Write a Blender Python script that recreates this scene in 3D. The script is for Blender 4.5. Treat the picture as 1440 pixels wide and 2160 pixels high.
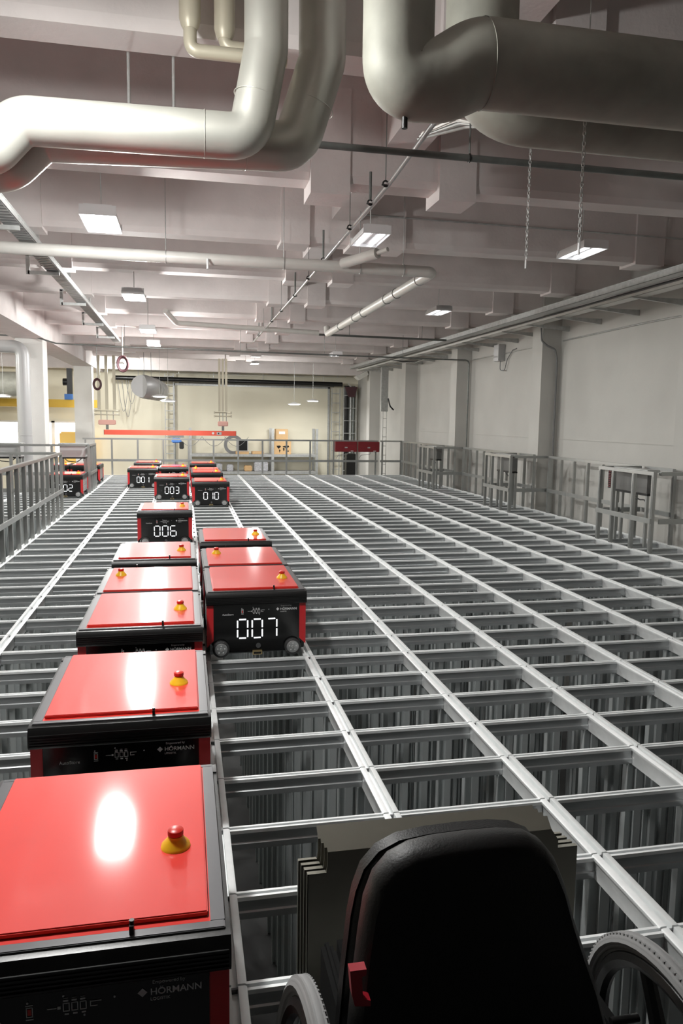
import bpy, bmesh, math, random
from mathutils import Vector, Matrix
random.seed(7)
for o in list(bpy.data.objects): bpy.data.objects.remove(o)
S = bpy.context.scene
COL = S.collection

# ------------------------------------------------------------------ camera, world, exposure
YAW, PITCH, ROLL = 0.205463, -0.120689, 0.0146558
cd = bpy.data.cameras.new('camera'); cam = bpy.data.objects.new('camera', cd); COL.objects.link(cam)
cy, sy, cp, sp = math.cos(YAW), math.sin(YAW), math.cos(PITCH), math.sin(PITCH)
fw = Vector((sy*cp, cy*cp, sp)); rt = Vector((cy, -sy, 0)); up = rt.cross(fw)
rt2 = math.cos(ROLL)*rt + math.sin(ROLL)*up; up2 = -math.sin(ROLL)*rt + math.cos(ROLL)*up
m = Matrix((rt2, up2, -fw)).transposed().to_4x4(); m.translation = Vector((-0.831, -2.878, 1.628))
cam.matrix_world = m
cd.sensor_fit = 'VERTICAL'; cd.sensor_height = 24; cd.lens = 1596.3/2160*24
cd.clip_start = 0.05; cd.clip_end = 200
S.camera = cam
S.view_settings.view_transform = 'Standard'; S.view_settings.look = 'None'
S.view_settings.gamma = 1; S.view_settings.use_curve_mapping = False
S.view_settings.exposure = 0.0
W = bpy.data.worlds.new('world'); S.world = W; W.use_nodes = True
W.node_tree.nodes['Background'].inputs[0].default_value = (0.8, 0.9, 1, 1)
W.node_tree.nodes['Background'].inputs[1].default_value = 0.5

LAMP_W = 42.0        # main row, watts
LAMP_R = 11.0        # right rows
FAR_W = 95.0
OMNI_FILL = 2.3           # strength of the all-round fill added at the lamps to lift the ceiling

# ------------------------------------------------------------------ materials
def mat(name, col, rough=0.5, metal=0.0, noise=0.0, nscale=8.0, bump=0.0, bscale=60.0, emit=None, estr=0.0, coat=0.0, coatr=.12, stretch=None, spec=None):
    M = bpy.data.materials.new(name); M.use_nodes = True
    nt = M.node_tree; b = nt.nodes['Principled BSDF']
    b.inputs['Base Color'].default_value = (*col, 1); b.inputs['Roughness'].default_value = rough
    b.inputs['Metallic'].default_value = metal
    if spec is not None: b.inputs['Specular IOR Level'].default_value = spec
    if coat: b.inputs['Coat Weight'].default_value = coat; b.inputs['Coat Roughness'].default_value = coatr
    tc = nt.nodes.new('ShaderNodeTexCoord'); mp = nt.nodes.new('ShaderNodeMapping')
    nt.links.new(tc.outputs['Object'], mp.inputs[0])
    if stretch: mp.inputs['Scale'].default_value = stretch
    if noise:
        n = nt.nodes.new('ShaderNodeTexNoise'); n.inputs['Scale'].default_value = nscale; n.inputs['Detail'].default_value = 5
        nt.links.new(mp.outputs[0], n.inputs['Vector'])
        r = nt.nodes.new('ShaderNodeMapRange'); r.inputs['From Min'].default_value = 0.3; r.inputs['From Max'].default_value = 0.7
        r.inputs['To Min'].default_value = 1-noise; r.inputs['To Max'].default_value = 1+noise*0.4
        nt.links.new(n.outputs['Fac'], r.inputs['Value'])
        mx = nt.nodes.new('ShaderNodeVectorMath'); mx.operation = 'SCALE'; mx.inputs[0].default_value = col
        nt.links.new(r.outputs[0], mx.inputs['Scale']); nt.links.new(mx.outputs[0], b.inputs['Base Color'])
    if bump:
        n2 = nt.nodes.new('ShaderNodeTexNoise'); n2.inputs['Scale'].default_value = bscale; n2.inputs['Detail'].default_value = 4
        nt.links.new(mp.outputs[0], n2.inputs['Vector'])
        bp = nt.nodes.new('ShaderNodeBump'); bp.inputs['Strength'].default_value = bump; bp.inputs['Distance'].default_value = 0.01
        nt.links.new(n2.outputs['Fac'], bp.inputs['Height']); nt.links.new(bp.outputs[0], b.inputs['Normal'])
    if emit:
        b.inputs['Emission Color'].default_value = (*emit, 1); b.inputs['Emission Strength'].default_value = estr
    return M
M = {
 'ceil': mat('painted_concrete_ceiling', (.73,.675,.66), .75, noise=.08, nscale=3, bump=.25, bscale=25),
 'wall': mat('painted_wall', (.52,.51,.48), .8, noise=.07, nscale=1.2, bump=.12, bscale=30),
 'wallend': mat('cream_wall', (.78,.74,.60), .8, noise=.05, nscale=.8, bump=.08),
 'column': mat('painted_column', (.66,.65,.62), .7, noise=.06, nscale=2, bump=.15),
 'floor': mat('hall_floor', (.09,.09,.09), .5, noise=.2, nscale=2),
 'pit': mat('pit_floor', (.035,.036,.038), .6, noise=.3, nscale=3),
 'alu': mat('extruded_aluminium', (.62,.64,.65), .34, .8, noise=.10, nscale=6, stretch=(1,1,6)),
 'alutop': mat('track_aluminium', (.90,.92,.92), .42, .2, noise=.06, nscale=20),
 'alupost': mat('upright_aluminium', (.56,.59,.59), .40, .4, noise=.15, nscale=3, stretch=(1,1,.2)),
 'rail': mat('anodised_railing', (.42,.43,.42), .33, .8, noise=.06),
 'galv': mat('galvanised_steel', (.52,.53,.52), .45, .6, noise=.18, nscale=14),
 'duct': mat('insulated_duct_sheet', (.52,.52,.47), .42, .55, noise=.12, nscale=3, bump=.05, bscale=12),
 'ductold': mat('grey_duct_jacket', (.36,.36,.31), .6, .1, noise=.22, nscale=5, bump=.1, bscale=20),
 'whitepipe': mat('white_painted_pipe', (.70,.69,.65), .35, .1, noise=.05),
 'darksteel': mat('dark_steel_pipe', (.17,.18,.17), .4, .5, noise=.2),
 'black': mat('black_plastic', (.006,.006,.006), .34, bump=.03, bscale=200),
 'blackgloss': mat('black_gloss_panel', (.004,.004,.004), .16),
 'rubber': mat('black_rubber', (.03,.03,.03), .6),
 'red': mat('red_lacquer', (.66,.038,.028), .5, coat=.8, coatr=.09, noise=.04, nscale=4, spec=.2),
 'redpost': mat('red_plastic', (.55,.02,.025), .4),
 'frame': mat('dark_grey_frame', (.10,.10,.105), .35, .4),
 'yellow': mat('yellow_plastic', (.9,.55,.02), .35),
 'knob': mat('red_knob', (.55,.02,.01), .35),
 'gold': mat('brass_contact', (.65,.50,.25), .3, .8),
 'hub': mat('wheel_hub', (.45,.46,.46), .3, .7),
 'side': mat('side_panel_grey', (.45,.45,.45), .4, .4),
 'led': mat('led_segment', (1,1,1), .5, emit=(.95,.98,1), estr=1.6),
 'print': mat('white_print', (.62,.62,.62), .6),
 'printdim': mat('grey_print', (.35,.35,.35), .6),
 'tube': mat('lamp_tube', (1,1,1), .5, emit=(1,.98,.95), estr=22),
 'tubedim': mat('lamp_tube_soft', (1,1,1), .5, emit=(.95,.97,1), estr=3.5),
 'lampwhite': mat('lamp_housing_white', (.8,.8,.8), .4),
 'window': mat('daylight_pane', (1,1,1), .3, emit=(1,1,.98), estr=3.5),
 'redcab': mat('maroon_cabinet', (.16,.01,.015), .35),
 'redbeam': mat('orange_red_beam', (.70,.09,.05), .45),
 'ybeam': mat('yellow_crane_paint', (.60,.38,.04), .5),
 'yellowmach': mat('yellow_machine', (.95,.62,.15), .5),
 'pinkbox': mat('faded_red_trolley', (.60,.33,.28), .5),
 'beige': mat('beige_pipe', (.50,.46,.36), .45, .2),
 'hose': mat('dark_red_hose', (.06,.02,.025), .5),
 'card': mat('cardboard', (.52,.34,.17), .8, noise=.06),
 'blue': mat('blue_paint', (.05,.16,.45), .45),
 'portgrey': mat('dark_grey_cabinet', (.15,.15,.145), .45, .3),
 'greybox': mat('light_grey_cabinet', (.42,.42,.42), .45, .2),
 'matte': mat('matte_black_frame', (.006,.006,.006), .85, spec=.08),
 'seatfab': mat('black_seat_fabric', (.005,.005,.005), .9, spec=.08),
 'vinyl': mat('black_vinyl', (.005,.005,.005), .48, spec=.35, bump=.12, bscale=260),
 'tyre': mat('grey_tyre', (.20,.20,.20), .7),
 'sheet': mat('bare_sheet_steel', (.26,.25,.21), .40, .6, noise=.12, nscale=3),
 'clipred': mat('red_clip', (.30,.01,.02), .4),
 'cable': mat('grey_cable', (.2,.2,.2), .6),
 'clear': mat('wrapped_goods', (.45,.45,.47), .3, noise=.4, nscale=20),
}

# ------------------------------------------------------------------ mesh helpers
class MB:
    def __init__(s): s.bm = bmesh.new(); s.mats = []
    def mi(s, mt):
        if mt is None: return 0
        if mt not in s.mats: s.mats.append(mt)
        return s.mats.index(mt)
    def faces(s, vs, fs, mt=None, smooth=False):
        k = s.mi(mt); bv = [s.bm.verts.new(v) for v in vs]
        for f in fs:
            try: q = s.bm.faces.new([bv[i] for i in f]); q.material_index = k; q.smooth = smooth
            except ValueError: pass
    def box(s, x0, x1, y0, y1, z0, z1, mt=None, bev=0):
        if bev:
            b2 = bmesh.new(); bmesh.ops.create_cube(b2, size=1)
            for v in b2.verts: v.co = Vector(((x0+x1)/2+v.co.x*(x1-x0), (y0+y1)/2+v.co.y*(y1-y0), (z0+z1)/2+v.co.z*(z1-z0)))
            bmesh.ops.bevel(b2, geom=b2.edges[:], offset=bev, segments=2, affect='EDGES')
            b2.verts.index_update()
            s.faces([v.co.copy() for v in b2.verts], [[v.index for v in f.verts] for f in b2.faces], mt); b2.free(); return s
        vs = [(x,y,z) for x in (x0,x1) for y in (y0,y1) for z in (z0,z1)]
        s.faces(vs, [(0,1,3,2),(4,6,7,5),(0,4,5,1),(2,3,7,6),(0,2,6,4),(1,5,7,3)], mt); return s
    def prism(s, prof, a, b, axis='y', mt=None, smooth=False):
        n = len(prof)
        def P(u, w, t):
            return {'y': (u, t, w), 'x': (t, u, w), 'z': (u, w, t)}[axis]
        vs = [P(u, w, a) for u, w in prof] + [P(u, w, b) for u, w in prof]
        fs = [(i, (i+1) % n, n+(i+1) % n, n+i) for i in range(n)] + [tuple(range(n-1,-1,-1)), tuple(range(n,2*n))]
        s.faces(vs, fs, mt, smooth); return s
    def tube(s, pts, r, mt=None, n=12, caps=True, closed=False):
        pts = [Vector(p) for p in pts]; N = len(pts)
        rs = r if isinstance(r, (list, tuple)) else [r]*N
        vs = []; prev = None
        for i, p in enumerate(pts):
            if closed: t = (pts[(i+1) % N]-pts[i-1])
            else: t = pts[min(i+1, N-1)]-pts[max(i-1, 0)]
            t.normalize()
            if prev is None:
                a = Vector((0,0,1)) if abs(t.z) < .9 else Vector((1,0,0))
                u = t.cross(a).normalized()
            else: u = (prev - t*prev.dot(t)).normalized()
            prev = u; w = t.cross(u)
            for k in range(n):
                th = 2*math.pi*k/n; vs.append(p + rs[i]*(math.cos(th)*u+math.sin(th)*w))
        fs = []
        for i in range(N if closed else N-1):
            j = (i+1) % N
            for k in range(n): fs.append((i*n+k, i*n+(k+1) % n, j*n+(k+1) % n, j*n+k))
        if caps and not closed: fs += [tuple(range(n-1,-1,-1)), tuple((N-1)*n+k for k in range(n))]
        s.faces(vs, fs, mt, True); return s
    def cyl(s, a, b, r, mt=None, n=20, r2=None): return s.tube([a, b], [r, r if r2 is None else r2], mt, n)
    def ring(s, c, axis, R, r, mt=None, n=28, m=8, arc=2*math.pi, start=0):
        c = Vector(c); ax = Vector(axis).normalized(); u = ax.orthogonal().normalized(); w = ax.cross(u)
        full = arc > 6.28
        pts = [c+R*(math.cos(start+arc*k/n)*u+math.sin(start+arc*k/n)*w) for k in range(n if full else n+1)]
        return s.tube(pts, r, mt, m, closed=full)
    def build(s, name, mt=None, parent=None, loc=None, rot=None):
        bmesh.ops.recalc_face_normals(s.bm, faces=s.bm.faces[:])
        me = bpy.data.meshes.new(name); s.bm.to_mesh(me); s.bm.free()
        for q in (s.mats or []): me.materials.append(M[q])
        if not s.mats and mt: me.materials.append(M[mt])
        elif not s.mats: me.materials.append(M['galv'])
        o = bpy.data.objects.new(name, me); COL.objects.link(o)
        if parent: o.parent = parent
        if loc: o.location = loc
        if rot: o.rotation_euler = rot
        try: me.set_sharp_from_angle(angle=math.radians(40))
        except Exception: pass
        return o
def arc_path(pts, R, seg=8):
    pts = [Vector(p) for p in pts]; out = [pts[0]]
    for i in range(1, len(pts)-1):
        a, b, c = pts[i-1], pts[i], pts[i+1]; d1 = (a-b).normalized(); d2 = (c-b).normalized()
        ang = d1.angle(d2)
        if ang > 3.1: out.append(b); continue
        L = min(R/math.tan(ang/2), (a-b).length*.49, (c-b).length*.49)
        p1, p2 = b+d1*L, b+d2*L
        for k in range(seg+1):
            t = k/seg; out.append((1-t)**2*p1+2*t*(1-t)*b+t*t*p2)
    out.append(pts[-1]); return out
def tag(o, label=None, cat=None, group=None, kind=None):
    if label: o['label'] = label
    if cat: o['category'] = cat
    if group: o['group'] = group
    if kind: o['kind'] = kind
    return o
def thing(name, label, cat, loc=(0,0,0), rz=0, group=None):
    o = bpy.data.objects.new(name, None); COL.objects.link(o); o.location = loc; o.rotation_euler = (0,0,rz)
    o.empty_display_size = .1
    return tag(o, label, cat, group)
def struct(o, label): return tag(o, label, 'building part', kind='structure')
def kids(o): return [c for c in bpy.data.objects if c.parent == o]
def copy_tree(o, parent=None):
    c = o.copy(); COL.objects.link(c)
    if parent: c.parent = parent
    for ch in kids(o): copy_tree(ch, c)
    return c
def area(name, loc, sx, sy, power, color=(1,1,.975), parent=None, rot=(0,0,0), spread=math.pi):
    l = bpy.data.lights.new(name, 'AREA'); l.shape = 'RECTANGLE'; l.size = sx; l.size_y = sy; l.energy = power; l.color = color; l.spread = spread
    o = bpy.data.objects.new(name, l); COL.objects.link(o); o.location = loc; o.rotation_euler = rot
    if parent: o.parent = parent
    return o
def point(name, loc, r, power, color=(1,1,.975), parent=None):
    l = bpy.data.lights.new(name, 'POINT'); l.shadow_soft_size = r; l.energy = power; l.color = color
    o = bpy.data.objects.new(name, l); COL.objects.link(o); o.location = loc
    if parent: o.parent = parent
    return o
def text_mesh(txt, size, bold=False):
    c = bpy.data.curves.new('txt', 'FONT'); c.body = txt; c.size = size; c.align_x = 'LEFT'; c.extrude = .0006
    if bold: c.offset = size*.012
    o = bpy.data.objects.new('txt', c); COL.objects.link(o)
    dg = bpy.context.evaluated_depsgraph_get(); dg.update()
    me = bpy.data.meshes.new_from_object(o.evaluated_get(dg))
    bpy.data.objects.remove(o); return me

# ------------------------------------------------------------------ room shell
FZ = -3.6; CZ = 4.7; XW = 6.13; YE = 27.6; XL = -12.5; YB = -7
struct(MB().box(XL, XW+.2, YB-.2, YE+.2, FZ-.2, FZ).build('floor', 'floor'), 'grey hall floor far below the grid')
struct(MB().box(XL, XW+.2, YB-.2, YE+.2, CZ, CZ+.2).build('ceiling', 'ceil'), 'off-white concrete ceiling slab above the beams')
struct(MB().box(XW, XW+.2, YB-.2, YE+.2, FZ, CZ).build('wall_right', 'wall'), 'long off-white side wall right of the grid')
struct(MB().box(XL, XW, YE, YE+.2, FZ, CZ).build('wall_end', 'wallend'), 'cream end wall behind the racking')
struct(MB().box(XL-.2, XL, YB-.2, YE+.2, FZ, CZ).build('wall_left', 'wallend'), 'cream wall of the neighbouring bay at far left')
struct(MB().box(XL, XW, YB-.2, YB, FZ, CZ).build('wall_back', 'pit'), 'wall behind the viewer')
struct(MB().box(XW-.012, XW, 0, 27.5, 1.33, 1.34, 'wall').build('trim_1', 'ceil'), 'thin horizontal joint line along the right wall')
# door panel recess in end wall
d = MB(); d.box(-1.19, 4.9, YE-.05, YE, FZ, 2.9, 'wallend'); d.box(-1.24, -1.17, YE-.09, YE, FZ, 2.95, 'galv'); d.box(4.87, 4.95, YE-.09, YE, FZ, 2.95, 'galv'); d.box(-1.24, 4.95, YE-.09, YE, 2.88, 2.96, 'galv')
struct(d.build('door_1'), 'large cream sliding door panel in the end wall')
# pilasters on right wall
n = 2
for i, y in enumerate((-3, 1.5, 6.0, 10.5, 15.05, 19.5, 24.0)):
    o = MB().box(5.75, XW, y, y+.42, FZ, CZ).build('trim_%d' % n, 'wall'); n += 1
    struct(o, 'white pilaster on the right wall, number %d counted from the viewer' % (i+1) if False else ['wall pilaster beside the viewer','wall pilaster just before the nearest lamp row','wall pilaster right of the nearest port cabinet','widest looking wall pilaster with a bent conduit','wall pilaster carrying the straight down pipe','wall pilaster beside the hanging sheet metal trunk','last wall pilaster before the riser corner'][i])
# left columns
for y, lb in ((15.0, 'thick white column at left with a grey drain pipe'), (24.0, 'white column left of the orange-red crane beam'), (6.0, 'white column outside the left edge of the view')):
    o = MB().box(-4.42, -3.85, y, y+.57, FZ, 3.3, bev=.01).build('trim_%d' % n, 'column'); n += 1; struct(o, lb)
o = MB().box(-4.45, -3.8, YB, YE, 3.3, CZ).build('trim_%d' % n, 'ceil'); n += 1; struct(o, 'deep longitudinal girder over the left columns')
o = MB().box(.86, 1.2, YB, YE, 3.92, CZ).build('trim_%d' % n, 'ceil'); n += 1; struct(o, 'shallow longitudinal girder between the cross beams')
# cross beams
blabels = ['above the viewer','above the large ducts at top of view','with two square downstands behind the dark pipe','behind the crossing white pipe','first one past the white pipe elbow','just past the second left lamp','over the middle of the grid','above the thin dark sprinkler main','in front of the paired left lamps','with the hose coil hanging below','over the orange-red crane beam','last one before the end wall','nearest the camera']
k = 0
for j in range(-3, 12):
    y = 3.78+2.26*j
    if y > 26.4: break
    b = MB(); z0 = 3.66
    b.box(XL, XW, y, y+.30, z0+.06, CZ, 'ceil')
    b.prism([(y, z0+.06), (y+.03, z0), (y+.27, z0), (y+.30, z0+.06)], XL, XW, 'x', 'ceil')
    # rebates / square downstands along the beam
    dn = []
    if j == 0: dn = [(.24, .58, .12), (1.38, 1.72, .10)]
    elif j == 1: dn = [(.27, .6, .04), (1.07, 1.74, .04)]
    else: dn = [(.62, .95, .05), (1.3, 1.62, .05)]
    for x0, x1, dz in dn:
        b.box(x0, x1, y-.05, y+.33, z0-dz, CZ-.3, 'ceil')
    for x0 in (4.75, -2.7, ):
        b.box(x0, x0+.4, y-.035, y+.33, z0-.03, CZ-.3, 'ceil')
    o = b.build('trim_%d' % n); n += 1; struct(o, 'white concrete cross beam ' + blabels[k % len(blabels)]); k += 1
o = MB().box(XL, XW, 26.0, 26.4, 3.35, CZ).build('trim_%d' % n, 'ceil'); n += 1; struct(o, 'deep end beam in front of the end wall')
# daylight windows far left
for q, (x0, x1) in enumerate(((-12, -6.41), (-5.92, -5.74), (-5.62, -4.3))):
    w = MB(); w.box(x0, x1, YE-.02, YE-.01, .1, 1.38, 'window')
    w.box(x0-.06, x0, YE-.06, YE, .04, 1.44, 'lampwhite'); w.box(x1, x1+.06, YE-.06, YE, .04, 1.44, 'lampwhite')
    w.box(x0-.06, x1+.06, YE-.06, YE, 1.38, 1.44, 'lampwhite'); w.box(x0-.06, x1+.06, YE-.06, YE, .04, .1, 'lampwhite')
    struct(w.build('window_%d' % (q+1)), ['wide overexposed window in the end wall at far left', 'narrow overexposed window between the two others', 'overexposed window behind the yellow machine'][q])

# ------------------------------------------------------------------ storage grid
PX, PY = .705, .42927
I0, I1, J0, J1 = -4, 7, -3, 45
def inside(i, j):   # is cell (i..i+1, j..j+1) part of the grid
    if j < J0 or j >= J1: return False
    if I0 <= i < I1: return True
    y = (j+.5)*PY
    if i == 7: return (5.4 < y < 7.0) or (9.8 < y < 11.1) or (14.0 < y < 15.4) or y > 0
    if i < I0: return i >= -9 and 10.2 < y < 14.6 or (i >= -6 and y > 16.0) or (i == -5 and 14.6 <= y <= 16.1)
    return False
IR = range(-10, 9)
grid = thing('storage_grid', 'large aluminium storage grid of open rectangular cells with track rails on top', 'storage grid')
def rail_seg(b, i, j):
    x = i*PX; y0 = j*PY+.004; y1 = (j+1)*PY-.004; w = .036
    b.prism([(x-w,-.012),(x-w,0),(x-w+.006,.004),(x-.010,.004),(x-.009,-.020),(x+.009,-.020),(x+.010,.004),(x+w-.006,.004),(x+w,0),(x+w,-.012),(x+.026,-.024),(x+.026,-.090),(x-.026,-.090),(x-.026,-.024)], y0, y1, 'y', 'alutop')
for i in IR:
    js = [j for j in range(J0, J1) if inside(i, j) or inside(i-1, j)]
    if not js: continue
    b = MB()
    for j in js:
        if j-1 not in js and j != js[0]: b.build('track_rail', parent=grid); b = MB()
        rail_seg(b, i, j); b.box(i*PX-.030, i*PX+.030, j*PY-.004, j*PY+.004, -.088, -.006, 'frame')
    b.build('track_rail', parent=grid)
def cross_seg(b, i, j):
    x0 = i*PX+.028; x1 = (i+1)*PX-.028; y = j*PY; w = .018
    b.prism([(y-w+.002,-.016),(y+w-.002,-.016),(y+.012,-.022),(y+.012,-.056),(y+w,-.060),(y+w,-.084),(y-w,-.084),(y-w,-.060),(y-.012,-.056),(y-.012,-.022)], x0, x1, 'x', 'alu')
    b.box(x0, x1, y-w, y-w+.011, -.016, -.002, 'alutop'); b.box(x0, x1, y+w-.011, y+w, -.016, -.002, 'alutop')
cells = []
for i in range(-10, 9):
    for j in range(J0, J1+1):
        if inside(i, j) or inside(i, j-1): cells.append((i, j))
camp = Vector((-.83, -2.88))
vis = [c for c in cells if -3 <= c[0] <= 6]
vis.sort(key=lambda c: (Vector(((c[0]+.5)*PX, c[1]*PY))-camp).length)
near = set(vis[:95])
rest = MB()
for c in cells:
    if c in near:
        b = MB(); cross_seg(b, *c); b.build('cross_rail', parent=grid)
    else: cross_seg(rest, *c)
tag(rest.build('cross_rails', parent=grid), kind='stuff')
def upright(b, i, j):
    x, y = i*PX, j*PY; A = .05; t = .004; f = .020
    z0, z1 = FZ, -.086
    for prof in ([(-A,-f),(-A+t*1.5,-f),(-A+t*1.5,-t),(A-t*1.5,-t),(A-t*1.5,-f),(A,-f),(A,f),(A-t*1.5,f),(A-t*1.5,t),(-A+t*1.5,t),(-A+t*1.5,f),(-A,f)],):
        b.prism([(x+u, y+v) for u, v in prof], z0, z1, 'z', 'alupost')
        b.prism([(x+v, y+u) for u, v in prof], z0, z1, 'z', 'alupost')
nodes = [(i, j) for i in range(-9, 9) for j in range(J0, J1+1) if any(inside(a, c) for a in (i, i-1) for c in (j, j-1))]
nodes.sort(key=lambda c: (Vector((c[0]*PX, c[1]*PY))-camp).length + (5 if c[0] < -1 else 0))
rest = MB()
for q, c in enumerate(nodes):
    if q < 95:
        b = MB(); upright(b, *c); b.build('upright', parent=grid)
    else: upright(rest, *c)
tag(rest.build('uprights', parent=grid), kind='stuff')
# maintenance deck the wheelchair stands on
dk = MB(); dk.box(-3.0, 5.6, -4.6, J0*PY-.045, -.06, -.018, 'frame'); dk.box(-3.0, 5.6, -4.6, J0*PY-.045, -.16, -.06, 'frame')
for x in (-2.9, 0, 2.8, 5.5):
    for y in (-4.5, -1.5): dk.box(x-.05, x+.05, y-.05, y+.05, FZ, -.06, 'frame')
tag(dk.build('access_deck'), 'flat metal access deck under the wheelchair in the foreground', 'deck')

# ------------------------------------------------------------------ railings
def railing(label, pts, posts, group='aluminium guard railings around the grid', h=1.04, pw=.045, grp=True):
    """pts: two xy ends; posts: parameters 0..1"""
    (x0, y0), (x1, y1) = pts
    t = thing('guard_railing', label, 'railing', (x0, y0, 0), group=group)
    d = Vector((x1-x0, y1-y0, 0)); L = d.length; along_y = abs(d.y) > abs(d.x); s = 1 if (d.y if along_y else d.x) > 0 else -1
    def bar(z0, z1, w, name, off=0):
        b = MB()
        if along_y: b.box(-w/2+off, w/2+off, min(0, d.y), max(0, d.y), z0, z1, bev=.004)
        else: b.box(min(0, d.x), max(0, d.x), -w/2+off, w/2+off, z0, z1, bev=.004)
        b.build(name, 'rail', t)
    bar(h-.045, h, .05, 'top_rail'); bar(.385, .45, .02, 'mid_rail', -.03 if along_y and x0 > 0 else (.03 if along_y else -.03))
    for q in posts:
        p = d*q; b = MB(); w = pw/2
        b.box(p.x-w, p.x+w, p.y-w, p.y+w, .006, h-.046)
        b.box(p.x-w-.004, p.x-w, p.y-.008, p.y+.008, .006, h-.06)
        b.build('post', 'rail', t)
    return t
def ticks(L, step, start=0.0):
    n = int((L-start)/step+.001); return [(start+k*step)/L for k in range(n+1)]
XR = 7*PX; XO = 8*PX; XL4 = -4*PX; YF = 45*PY
railing('long left guard railing nearest the camera with many posts', ((XL4, 1.8), (XL4, 10.25)), [k/20 for k in range(21)])
railing('short left railing panel past the robot 002', ((XL4, 14.0), (XL4, 15.2)), [0, .35, .68, 1])
railing('left cross railing at the near side of the side bay', ((XL4-.06, 10.25), (-6.4, 10.25)), [.2, .4, .6, .8, 1])
railing('left cross railing carrying the pale cabinets', ((XL4-.06, 14.0), (-6.3, 14.0)), [.2, .4, .6, .8, 1])
railing('far guard railing across the end of the grid', ((-3.6, YF), (XR-.05, YF)), [(k*PX+3.6)/(XR+3.55) for k in range(-5, 7)]+[.992])
railing('short far right railing beside the red cabinets', ((XR+.05, YF-.15), (XO-.05, YF-.4)), [0, 1]) if False else None
railing('far corner railing piece right of the red cabinets', ((XR+.02, YF), (XO, YF)), [.1, .95])
P3 = [(5.58, 6.88), (9.86, 11.05), (14.15, 15.3)]
nm = ['nearest port alcove on the right', 'middle port alcove on the right', 'farthest port alcove on the right']
for q, (a, b_) in enumerate(P3):
    railing('low railing panel in front of the '+nm[q], ((XR, a), (XR, b_)), [.02, .35, .72, .98])
    railing('side cross railing at the near end of the '+nm[q], ((XR+.06, a), (XO+.1, a)), [.97])
    railing('side cross railing at the far end of the '+nm[q], ((XR+.06, b_), (XO-.06, b_)), [.9])
railing('wall side railing between the nearest and middle alcoves', ((XO, 6.2), (XO, 9.78)), [k/8 for k in range(9)])
railing('wall side railing between the middle and farthest alcoves', ((XO, 10.4), (XO, 14.1)), [k/9 for k in range(10)])
railing('wall side railing beyond the farthest alcove', ((XO, 14.7), (XO, YF-.06)), [k/10 for k in range(11)])

# port cabinets inside the alcoves
def cabinet(label, x0, x1, y0, y1, z0, z1, leg=True, group='grey port control cabinets'):
    t = thing('port_cabinet', label, 'cabinet', (x0, y0, 0), group=group)
    MB().box(0, x1-x0, 0, y1-y0, z0, z1, bev=.008).build('cabinet_box', 'portgrey' if leg and x0 > 0 else 'greybox', t)
    MB().box(-.03, x1-x0+.03, -.03, y1-y0+.03, z1, z1+.035, bev=.005).build('cabinet_top', 'galv', t)
    b = MB(); b.box(0, x1-x0, -.004, y1-y0+.004, z0-.03, z0, 'black'); b.build('underside_trim', parent=t)
    if leg:
        for dx in (.02, x1-x0-.02):
            for dy in (.02, y1-y0-.02):
                MB().box(dx-.018, dx+.018, dy-.018, dy+.018, .006, z0-.03).build('leg', 'rail', t)
    w = x1-x0
    L_ = y1-y0; pts = [(.05, L_*.55, z0-.02), (.05, L_*.5, z0-.07), (.05, L_*.3, z0-.10), (.05, .12, z0-.09), (.05, .06, z0-.16), (.05, .06, .2)]
    if not leg or x1-x0 > .4: pts = [(.1, -.03, z0-.02), (.16, -.03, z0-.08), (.35, -.03, z0-.10), (.45, -.03, z0-.02)]
    MB().tube(arc_path(pts, .06, 5), .009, 'black', 8).build('cable', parent=t)
    return t
for q, (a, b_) in enumerate(P3):
    cabinet('grey port cabinet standing in the '+nm[q], XR+.21, XR+.34, a+.47, b_-.07, .72, 1.0)
cabinet('pale cabinet behind robot 002 at the left cross railing', -3.42, -2.9, 14.1, 14.45, .76, 1.02)
cabinet('pale cabinet at the far left, half outside the frame', -4.75, -4.2, 14.1, 14.45, .76, 1.02)
# red louvre on nearest cabinet side
lv = MB()
for k in range(9): lv.box(XR+.17, XR+.21, 6.872, 6.93, .74+k*.027, .752+k*.027, 'redcab')
lv.box(XR+.165, XR+.215, 6.93, 6.935, .72, .99, 'print')
tag(lv.build('warning_strip'), 'red and white ribbed strip on the nearest port cabinet', 'strip')
# red cabinets on far railing
for q, (x0, x1, lb) in enumerate(((3.54, 4.19, 'left one of the two maroon cabinets on the far railing'), (4.23, 4.88, 'right one of the two maroon cabinets on the far railing'))):
    t = thing('wall_cabinet', lb, 'cabinet', (x0, YF-.06, .7), group='maroon cabinets')
    MB().box(0, x1-x0, -.16, 0, 0, .30, bev=.008).build('cabinet_box', 'redcab', t)
    MB().box(.02, x1-x0-.02, -.17, -.16, .24, .29).build('top_flap', 'redcab', t)
    MB().box(.28, .36, -.175, -.16, .11, .145).build('handle', 'galv', t)
    MB().box(.46, .54, -.164, -.16, .015, .035).build('nameplate', 'print', t)
    MB().tube(arc_path([(.4, -.08, 0), (.38, -.08, -.08), (.1, -.08, -.1), (.05, -.08, -.2)], .05, 5), .008, 'cable', 6).build('cable', parent=t)

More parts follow.
